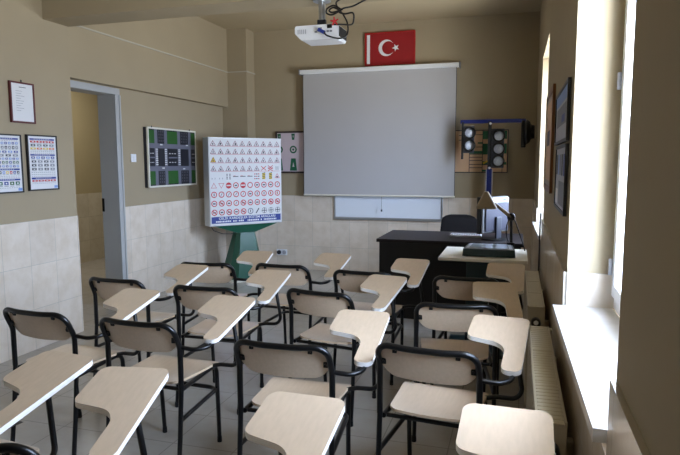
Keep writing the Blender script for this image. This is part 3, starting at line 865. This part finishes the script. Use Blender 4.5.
def spline(P, n=8):
    P = [Vector(p) for p in P]; out = []
    for i in range(len(P) - 1):
        a, b_, c_, d_ = P[max(i - 1, 0)], P[i], P[i + 1], P[min(i + 2, len(P) - 1)]
        for k in range(n):
            t_ = k / n
            out.append(0.5 * ((2 * b_) + (c_ - a) * t_ + (2 * a - 5 * b_ + 4 * c_ - d_) * t_ ** 2 + (3 * b_ - a - 3 * c_ + d_) * t_ ** 3))
    out.append(P[-1]); return out
# projector cable with its looped slack
cb = empty('projector_cable', 'black looped cable with blue plug hanging from the beam to the projector', 'cable', (-1.16, 3.85, 2.476))
def cbl(pts, name, r=0.0055):
    b = MB(); b.tube(spline([(x + 1.16, y - 3.85, z - 2.476) for x, y, z in pts]), r, 'black', 8); return b.build(name, cb)
yc = 3.80
cbl([(-1.15, 3.85, 2.474), (-1.165, yc, 2.44), (-1.150, yc, 2.40), (-1.115, yc - .01, 2.36), (-1.085, yc - .01, 2.30), (-1.085, yc - .02, 2.23), (-1.12, yc - .08, 2.195), (-1.19, 3.69, 2.21), (-1.215, 3.70, 2.235)], 'cord')
cbl([(-0.93, 3.85, 2.474), (-0.975, yc, 2.44), (-1.05, yc, 2.41), (-1.11, yc - .02, 2.395), (-1.14, yc - .02, 2.375), (-1.10, yc - .02, 2.36), (-1.05, yc - .01, 2.365), (-1.045, yc, 2.33), (-1.06, yc, 2.295), (-1.105, yc - .06, 2.285), (-1.16, 3.725, 2.285)], 'cord')
cbl([(-1.12, yc - .02, 2.385), (-1.17, yc - .03, 2.415), (-1.215, yc - .03, 2.40), (-1.225, yc - .02, 2.375), (-1.19, yc - .02, 2.36), (-1.14, yc - .03, 2.375), (-1.11, yc - .03, 2.39)], 'cord', 0.006)
cbl([(-1.13, yc - .03, 2.38), (-1.17, yc - .04, 2.40), (-1.20, yc - .04, 2.385), (-1.18, yc - .04, 2.37), (-1.13, yc - .03, 2.38)], 'cord', 0.006)
b = MB(); b.M = Matrix.Translation((1.16 - 1.235, 3.71 - 3.85, 2.245 - 2.476)) @ Matrix.Rotation(0.5, 4, 'Y')
b.box(-0.028, 0.022, -0.012, 0.014, -0.011, 0.011, 'blue', 0.003); b.build('plug', cb)
b = MB()
for a in range(5):
    an = a * 1.26 + 0.4
    b.tube([(1.16 - 1.15, 3.715 - 3.85, 2.302 - 2.476), (1.16 - 1.15 + 0.028 * math.cos(an), 3.712 - 3.85, 2.302 - 2.476 + 0.028 * math.sin(an))], [0.007, 0.004], 'orange' if False else 'red', 8)
b.build('red_tie', cb)

# ------------------------------------------------------------------ teacher's corner
dk = empty('teacher_desk', 'black teacher desk standing in front of the projection screen', 'desk', (-1.13, 4.87, 0))
b = MB(); b.box(-0.01, 1.20, 0.0, 0.70, 0.722, 0.75, 'desk', 0.004); b.build('desktop', dk)
b = MB(); b.box(0.03, 1.16, 0.03, 0.05, 0.06, 0.722, 'deskblack', 0.002); b.build('front_panel', dk)
for x in (0.01, 1.155):
    b = MB(); b.box(x, x + 0.025, 0.03, 0.68, 0.0, 0.722, 'deskblack', 0.003); b.build('side_panel', dk)
b = MB(); b.box(0.72, 1.15, 0.10, 0.66, 0.10, 0.71, 'deskblack', 0.003); b.build('drawer_unit', dk)
for k in range(3):
    b = MB(); b.box(0.725, 1.145, 0.66, 0.675, 0.11 + k * 0.2, 0.30 + k * 0.2, 'deskblack', 0.003); q = b.build('drawer', dk)
    b = MB(); b.box(0.88, 1.0, 0.675, 0.695, 0.20 + k * 0.2, 0.215 + k * 0.2, 'alu', 0.003); b.build('drawer_handle', q)

oc = empty('office_chair', 'black leather office chair behind the teacher desk', 'chair', (-0.55, 6.02, 0), 0.12)
b = MB()
bp_ = fillet2([(-0.205, 0.50), (0.205, 0.50), (0.19, 0.83), (0.10, 0.865), (-0.10, 0.865), (-0.17, 0.835)], [0.06, 0.06, 0.07, 0.2, 0.2, 0.09], 6)
b.prism(bp_, lambda x, z: (x, 0.05 + 0.35 * x * x, z), lambda x, z: (x, 0.125 + 0.35 * x * x, z), 'leather'); b.build('backrest', oc)
b = MB(); b.box(-0.23, 0.23, -0.40, 0.05, 0.42, 0.50, 'leather', 0.03); b.build('seat', oc)
b = MB(); b.tube(fillet([(0.0, -0.1, 0.40), (0.0, 0.16, 0.40), (0.0, 0.14, 0.60)], 0.06), 0.018, 'black', 10); b.build('back_post', oc)
b = MB(); b.lathe([(0.03, 0.10), (0.03, 0.28), (0.02, 0.28), (0.02, 0.42)], 'black', 16, (0, -0.15, 0), smooth=False); b.build('column_post', oc)
for k in range(5):
    a = k * 2 * PI / 5 + 0.3
    b = MB(); b.tube([(0, -0.15, 0.11), (0.26 * math.cos(a), -0.15 + 0.26 * math.sin(a), 0.075)], [0.025, 0.016], 'black', 8); l = b.build('leg', oc)
    b = MB(); b.lathe([(0.025, -0.012), (0.028, 0), (0.025, 0.012)], 'black', 16, (0.26 * math.cos(a), -0.15 + 0.26 * math.sin(a), 0.0285), 'X'); b.build('caster', l)

mn = empty('monitor', 'flat computer monitor turned away on the black desk', 'monitor', (-0.172, 5.07, 0.75), 0.95)
b = MB(); b.prism(fillet2([(-0.10, -0.09), (0.10, -0.09), (0.10, 0.09), (-0.10, 0.09)], 0.07), lambda x, y: (x, y, 0), lambda x, y: (x, y, 0.014), 'black'); b.build('base', mn)
b = MB(); b.box(-0.035, 0.035, -0.055, -0.036, 0.014, 0.20, 'ink', 0.008); b.build('neck', mn)
b = MB(); b.box(-0.18, 0.18, 0.0, 0.04, 0.06, 0.365, 'black', 0.006); b.build('bezel', mn)
b = MB(); b.box(-0.172, 0.172, -0.02, 0.0, 0.066, 0.359, 'grey', 0.01); b.box(-0.15, 0.15, -0.035, -0.02, 0.08, 0.315, 'monback', 0.01)
q = b.build('rear_cover', mn)
b = MB(); b.box(-0.165, 0.165, 0.04, 0.0415, 0.075, 0.35, 'ink'); b.build('display', mn)
b = MB(); b.box(0.09, 0.13, -0.0215, -0.02, 0.328, 0.343, 'blue'); b.build('sticker', mn)

kb = empty('keyboard', 'slim white keyboard lying on the black desk', 'keyboard', (-0.41, 5.24, 0.75), 0.03)
b = MB(); b.box(-0.14, 0.13, -0.07, 0.07, 0.001, 0.018, 'white', 0.004); b.build('case', kb)
b = MB()
for r_ in range(4):
    for k in range(12): b.box(-0.128 + k * 0.021, -0.111 + k * 0.021, -0.055 + r_ * 0.028, -0.033 + r_ * 0.028, 0.018, 0.023, 'lgrey', 0.002)
b.build('keys', kb)

# signal light model
sl = empty('signal_light_model', 'blue-barred training signal lights on a pole behind the teacher desk', 'traffic light', (-0.257 * 6.85 / 5.9, 6.85, 0))
SK = 6.85 / 5.9
SM = Matrix.Translation((0, 0, 1.4 - 1.4 * SK)) @ Matrix.Scale(SK, 4)
b = MB(); b.lathe([(0.18, 0.0), (0.18, 0.02), (0.05, 0.05), (0.02, 0.06)], 'black', 24, smooth=False); b.build('base', sl)
b = MB(); b.M = SM; b.box(-0.024, 0.024, -0.014, 0.014, 0.21, 1.34, 'bluemetal', 0.004); b.build('pole', sl)
b = MB(); b.M = SM; b.box(-0.032, -0.024, -0.016, 0.016, 0.8, 1.33, 'lgrey', 0.002); b.box(0.024, 0.032, -0.016, 0.016, 0.8, 1.33, 'lgrey', 0.002); b.build('pole_edging', sl)
b = MB(); b.M = SM; b.box(-0.285, 0.325, -0.016, 0.016, 1.775, 1.81, 'bluemetal', 0.004); b.build('crossbar', sl)
def head(xc, zcs, zt_, zb_, hw, parent_name):
    b = MB(); b.M = SM; b.box(xc - hw, xc + hw, -0.012, 0.012, zb_, zt_, 'signalgrey', 0.004); hd = b.build('signal_head', sl)
    for z in zcs:
        b = MB(); b.M = SM
        n = 20; vs = []; 
        b.lathe([(0.060, -0.012), (0.061, -0.04), (0.059, -0.085), (0.053, -0.085), (0.050, -0.02)], 'black', 24, (xc + 0.012, 0, z), 'Y'); v_ = b.build('visor', hd)
        b = MB(); b.M = SM; b.lathe([(0.047, -0.016), (0.044, -0.022), (0.034, -0.029), (0.016, -0.033), (0.003, -0.034)], 'lens', 24, (xc + 0.012, 0, z), 'Y'); b.build('lens', hd)
    return hd
hd = head(-0.205, (1.684, 1.563), 1.75, 1.49, 0.055, 'a')
b = MB(); b.M = SM; b.box(-0.272, -0.252, -0.02, 0.02, 1.43, 1.79, 'black', 0.003); b.build('hanger_bar', sl)
hd = head(0.07, (1.652, 1.528, 1.410), 1.72, 1.345, 0.062, 'b')
b = MB(); b.M = SM; b.box(-0.02, 0.012, -0.02, 0.02, 1.33, 1.79, 'black', 0.003); b.build('hanger_bar', sl)
b = MB(); b.M = SM
for z in (1.77, 1.345): b.lathe([(0.012, -0.03), (0.012, -0.018)], 'white', 12, (0.002, 0, z), 'Y')
b.build('bolt', sl)
# side-on head
b = MB(); b.M = SM; b.box(0.285, 0.315, -0.05, 0.05, 1.54, 1.79, 'black', 0.006); sh = b.build('signal_head', sl)
b = MB(); b.M = SM; b.lathe([(0.10, 0.316), (0.118, 0.335), (0.10, 0.362), (0.066, 0.378), (0.062, 0.405), (0.054, 0.405), (0.048, 0.375)], 'black', 24, (0, 0, 1.685), 'X', smooth=False); b.build('visor', sh)
b = MB(); b.M = SM; b.lathe([(0.02, 0.306), (0.03, 0.316), (0.02, 0.33)], 'black', 16, (0, 0, 1.565), 'X'); b.build('knob', sh)

# overhead projector table
st = empty('side_table', 'cream-topped side table on a dark teal pedestal beside the radiator', 'table', (-0.215, 4.43, 0))
b = MB(); b.box(-0.305, 0.305, -0.28, 0.28, 0.706, 0.73, 'creamtop', 0.005); b.build('tabletop', st)
b = MB(); b.box(-0.12, 0.04, -0.10, 0.10, 0.03, 0.706, 'teal', 0.006); b.build('pedestal', st)
b = MB(); b.box(-0.26, 0.26, -0.22, 0.22, 0.0, 0.03, 'teal', 0.008); b.build('base', st)

oh = empty('overhead_projector', 'dark overhead projector with a beige angled arm on the cream side table', 'overhead projector', (-0.175, 4.37, 0.73))
b = MB(); b.prism(fillet2([(-0.185, -0.14), (0.185, -0.14), (0.165, 0.18), (-0.165, 0.18)], 0.015), lambda x, y: (x, y, 0.004), lambda x, y: (x * 0.97, y * 0.97, 0.055), 'teal', smooth_side=False); hb_ = b.build('body', oh)
for (x, y) in ((-0.15, -0.11), (0.15, -0.11), (-0.14, 0.15), (0.14, 0.15)):
    b = MB(); b.lathe([(0.012, 0.0), (0.012, 0.006)], 'rubber', 10, (x, y, 0)); b.build('foot', hb_)
b = MB(); b.prism(fillet2([(-0.165, -0.12), (0.165, -0.12), (0.148, 0.155), (-0.148, 0.155)], 0.01), lambda x, y: (x, y, 0.055), lambda x, y: (x, y, 0.059), 'lgrey'); b.build('frame', oh)
b = MB(); b.prism(fillet2([(-0.14, -0.095), (0.14, -0.095), (0.125, 0.135), (-0.125, 0.135)], 0.005), lambda x, y: (x, y, 0.058), lambda x, y: (x, y, 0.061), 'glassdark'); b.build('stage_glass', oh)
ax, ay = 0.150, 0.165
b = MB(); b.tube([(ax, ay, 0.05), (ax - 0.006, ay, 0.26)], 0.011, 'black', 12); b.box(ax - 0.03, ax + 0.025, ay - 0.03, ay + 0.025, 0.02, 0.075, 'black', 0.004); b.build('post', oh)
b = MB(); b.lathe([(0.026, -0.02), (0.03, -0.015), (0.03, 0.015), (0.026, 0.02)], 'black', 20, (ax - 0.006, ay, 0.265), 'Y'); b.build('joint', oh)
b = MB()
pa, pb = Vector((ax - 0.008, ay - 0.005, 0.265)), Vector((0.022, ay - 0.03, 0.365))
b.tube([pa, pb], [0.016, 0.011], 'beige', 12); b.build('arm', oh)
b = MB()
hx, hy = -0.035, ay - 0.03
# lamp-like head: narrow at the top, widening downward, flattened
A = fillet2([(-0.020, -0.022), (0.010, -0.022), (0.010, 0.022), (-0.020, 0.022)], 0.008, 3)
Bq = fillet2([(-0.072, -0.055), (0.075, -0.055), (0.075, 0.055), (-0.072, 0.055)], 0.02, 3)
vs = [(hx + x, hy + y, 0.452) for x, y in A] + [(hx + x, hy + y, 0.345 + (0.0 if x < 0 else -0.004)) for x, y in Bq] + [(hx + x, hy + y, 0.325) for x, y in Bq]
n = len(A)
b.add(vs, [[i, (i + 1) % n, n + (i + 1) % n, n + i] for i in range(n)] + [[n + i, n + (i + 1) % n, 2 * n + (i + 1) % n, 2 * n + i] for i in range(n)] + [list(range(n)), list(range(2 * n, 3 * n))], 'beige')
b.build('lens_head', oh)
b = MB()
b.tube(spline([(ax - 0.01, ay, 0.27), (ax - 0.035, ay + 0.01, 0.20), (ax - 0.035, ay + 0.02, 0.12), (ax - 0.01, ay + 0.02, 0.05)]), 0.0045, 'black', 8)
b.tube(spline([(ax, ay, 0.275), (ax + 0.03, ay + 0.01, 0.22), (ax + 0.06, ay + 0.02, 0.13), (ax + 0.085, ay + 0.01, 0.06), (ax + 0.10, ay, 0.012)]), 0.0045, 'black', 8)
b.build('cord', oh)

# cable clipped to the window-side wall by the desk
b = MB(); b.tube(spline([(0.0, 0.0, 1.02), (-0.004, -0.03, 0.9), (-0.002, -0.02, 0.75), (-0.002, 0.0, 0.5), (-0.002, 0.0, 0.05)]), 0.006, 'black', 8)
q = b.build('wall_cable', None, (0.181, 4.62, 0)); tag(q, 'black cable running down the tiles near the far window sill', 'cable')

# ------------------------------------------------------------------ radiators
def radiator(y0, y1, label):
    t = empty('radiator', label, 'radiator', (0.115, y0, 0), 0, 'white panel radiators under the windows')
    L = y1 - y0; zb, zt_ = 0.13, 0.665; hw = 0.043
    b = MB()
    for s in (-1, 1):
        x = s * (hw - 0.007)
        b.box(x - 0.006, x + 0.006, 0.012, L - 0.012, zb, zt_ - 0.008, 'radiator', 0.004)
        k = int(L / 0.05)
        for i in range(k):
            yy = 0.03 + i * (L - 0.06) / (k - 1)
            b.box(x - 0.008, x + 0.008, yy - 0.012, yy + 0.012, zb + 0.04, zt_ - 0.05, 'radiator', 0.004)
    b.build('panel', t)
    b = MB(); b.box(-hw, hw, 0.0, 0.010, zb + 0.005, zt_, 'radiator', 0.003); b.build('side_cover', t)
    b = MB(); b.box(-hw, hw, L - 0.010, L, zb + 0.005, zt_, 'radiator', 0.003); b.build('side_cover', t)
    b = MB()
    b.box(-hw, -hw + 0.008, 0.0, L, zt_ - 0.005, zt_ + 0.004, 'radiator', 0.002); b.box(hw - 0.008, hw, 0.0, L, zt_ - 0.005, zt_ + 0.004, 'radiator', 0.002)
    k = int(L / 0.028)
    for i in range(k):
        yy = 0.008 + i * (L - 0.016) / (k - 1)
        b.box(-hw + 0.008, hw - 0.008, yy - 0.0131, yy + 0.0131, zt_ - 0.006, zt_ + 0.001, 'radiator', 0.002)
    for q in (0.33, 0.66): b.box(-hw + 0.006, hw - 0.006, L * q - 0.012, L * q + 0.012, zt_ - 0.002, zt_ + 0.003, 'radiator', 0.002)
    b.build('top_grille', t)
    b = MB(); b.tube([(0.0, 0.001, zt_ - 0.085), (0.0, -0.05, zt_ - 0.085)], 0.011, 'radiator', 12)
    v_ = b.build('valve', t)
    b = MB(); b.lathe([(0.020, -0.055), (0.024, -0.05), (0.024, -0.012), (0.018, -0.008)], 'black', 16, (0.0, 0, zt_ - 0.075), 'Y'); b.lathe([(0.011, -0.058), (0.013, -0.052)], 'white', 14, (0.0, 0, zt_ - 0.07), 'Y'); b.build('valve_cap', v_)
    b = MB()
    for yy in (0.12, L - 0.12):
        b = MB(); b.box(hw - 0.004, 0.072, yy - 0.02, yy + 0.02, zb + 0.1, zt_ - 0.1, 'radiator', 0.003); b.build('wall_bracket', t)
    return t
radiator(1.70, 2.72, 'white panel radiator under the marble sill of the deep window')
radiator(3.10, 4.125, 'white panel radiator with a black valve, beside the cream side table')
b = MB(); b.tube(fillet([(0.0, -0.06, 0.0), (0.0, 0.02, 0.0), (0.062, 0.02, 0.0)], 0.02), 0.010, 'radiator', 10)
q = b.build('heating_pipe', None, (0.115, 2.80, 0.625)); tag(q, 'short pale heating pipe between the two radiators entering the tiles', 'pipe')

# ------------------------------------------------------------------ pictures on the window wall (faces -x): U = -y
RW = dict(U=(0, -1, 0), V=(0, 0, 1), N=(-1, 0, 0))
def pic1(b, S, w, h):
    rect(b, S, 0.08, 0.92, 0.06, 0.94, 'tan'); rect(b, S, 0.3, 0.7, 0.45, 0.62, 'ink', 0.0012)
framed('wall_picture', 'brown wooden framed picture on the wall between the windows', 'picture', (XR, 4.40, 1.22), w=0.82, h=0.62, frame_m='brownframe', fw=0.035, depth=0.018, sheet_m='beige', draw=pic1, **RW)
def pic2(b, S, w, h):
    rect(b, S, 0.0, 1, 0.75, 1, 'lblue'); rect(b, S, 0.1, 0.9, 0.3, 0.7, 'greyink'); rect(b, S, 0.55, 0.8, 0.35, 0.5, 'blue', 0.0012)
framed('wall_chart', 'black-framed grey chart, upper of two beside the deep window', 'chart', (XR, 3.30, 1.485), w=0.76, h=0.25, frame_m='black', fw=0.014, depth=0.016, sheet_m='lgrey', draw=pic2, group='charts beside the window', **RW)
def pic3(b, S, w, h):
    for k in range(5): rect(b, S, 0.06 + k * 0.18, 0.20 + k * 0.18, 0.55, 0.9, ('ink', 'lblue', 'greyink', 'ink', 'blue')[k])
    rect(b, S, 0.05, 0.3, 0.04, 0.3, 'white', 0.0012); rect(b, S, 0.35, 0.95, 0.05, 0.45, 'greyink')
framed('wall_chart', 'black-framed picture chart with a white label, lower of two beside the deep window', 'chart', (XR, 3.16, 1.18), w=0.62, h=0.295, frame_m='black', fw=0.014, depth=0.016, sheet_m='lgrey', draw=pic3, group='charts beside the window', **RW)

# ------------------------------------------------------------------ daylight
w = bpy.data.worlds.new('World'); SC.world = w; w.use_nodes = True
nt = w.node_tree; nt.nodes.clear()
out = nt.nodes.new('ShaderNodeOutputWorld'); bg = nt.nodes.new('ShaderNodeBackground')
tc = nt.nodes.new('ShaderNodeTexCoord'); sp = nt.nodes.new('ShaderNodeSeparateXYZ'); rp = nt.nodes.new('ShaderNodeValToRGB')
nt.links.new(tc.outputs['Generated'], sp.inputs[0])
mr = nt.nodes.new('ShaderNodeMapRange'); mr.inputs['From Min'].default_value = -1; mr.inputs['From Max'].default_value = 1
nt.links.new(sp.outputs['Z'], mr.inputs['Value']); nt.links.new(mr.outputs[0], rp.inputs['Fac'])
rp.color_ramp.elements.remove(rp.color_ramp.elements[0])
def stop(p, c):
    e = rp.color_ramp.elements.new(p); e.color = c + (1,)
rp.color_ramp.elements[0].position = 1.0; rp.color_ramp.elements[0].color = (0.50, 0.62, 0.86, 1)
stop(0.0, (0.95, 0.95, 0.95)); stop(0.32, (0.92, 0.94, 0.97)); stop(0.44, (0.62, 0.68, 0.78)); stop(0.49, (0.63, 0.74, 0.98)); stop(0.56, (0.76, 0.92, 1.24)); stop(0.72, (0.74, 0.91, 1.24)); stop(0.85, (0.54, 0.67, 0.94))
nt.links.new(rp.outputs['Color'], bg.inputs['Color'])
my = nt.nodes.new('ShaderNodeMapRange'); my.inputs['From Min'].default_value = -0.9; my.inputs['From Max'].default_value = 0.6; my.inputs['To Min'].default_value = 4.4; my.inputs['To Max'].default_value = 2.1
nt.links.new(sp.outputs['Y'], my.inputs['Value']); nt.links.new(my.outputs[0], bg.inputs['Strength'])
nt.links.new(bg.outputs[0], out.inputs['Surface'])
for k, (y0, y1) in enumerate(WIN):
    L = bpy.data.lights.new('window_portal', 'AREA'); L.shape = 'RECTANGLE'; L.size = ZL - ZS; L.size_y = y1 - y0
    L.cycles.is_portal = True
    o = bpy.data.objects.new('window_portal', L); COL.objects.link(o)
    o.location = (0.55, (y0 + y1) / 2, (ZS + ZL) / 2); o.rotation_euler = (0, PI / 2, 0)
L = bpy.data.lights.new('corridor_fill', 'AREA'); L.size = 0.6; L.energy = 2.3; L.color = (1.0, 0.95, 0.86)  # added area light with no visible fixture, brightens the corridor beyond the doorway
o = bpy.data.objects.new('corridor_fill', L); COL.objects.link(o); o.location = (-4.9, 6.2, 2.75)

# ------------------------------------------------------------------ camera
cam = bpy.data.cameras.new('Camera'); co = bpy.data.objects.new('Camera', cam); COL.objects.link(co)
cam.sensor_fit = 'HORIZONTAL'; cam.sensor_width = 36.0
cam.lens = 586.33 * 36.0 / 680.0
cam.clip_start = 0.02
yaw, pitch, roll = 0.291999667, 0.110254863, -0.00236509
cy, sy, cp, spn = math.cos(yaw), math.sin(yaw), math.cos(pitch), math.sin(pitch)
fwd = Vector((-sy * cp, cy * cp, -spn)); right = Vector((cy, sy, 0)); up = right.cross(fwd)
r2 = right * math.cos(roll) + up * math.sin(roll); u2 = -right * math.sin(roll) + up * math.cos(roll)
mx = Matrix((r2, u2, -fwd)).transposed().to_4x4(); mx.translation = Vector((0, 0, 1.4))
co.matrix_world = mx
SC.camera = co

SC.view_settings.view_transform = 'Standard'
SC.view_settings.look = 'None'
SC.view_settings.gamma = 1.0
SC.view_settings.use_curve_mapping = False
SC.view_settings.exposure = 3.27
SC.cycles.use_denoising = True
SC.cycles.max_bounces = 12
SC.cycles.diffuse_bounces = 8
SC.cycles.transparent_max_bounces = 12
SC.cycles.sample_clamp_indirect = 8
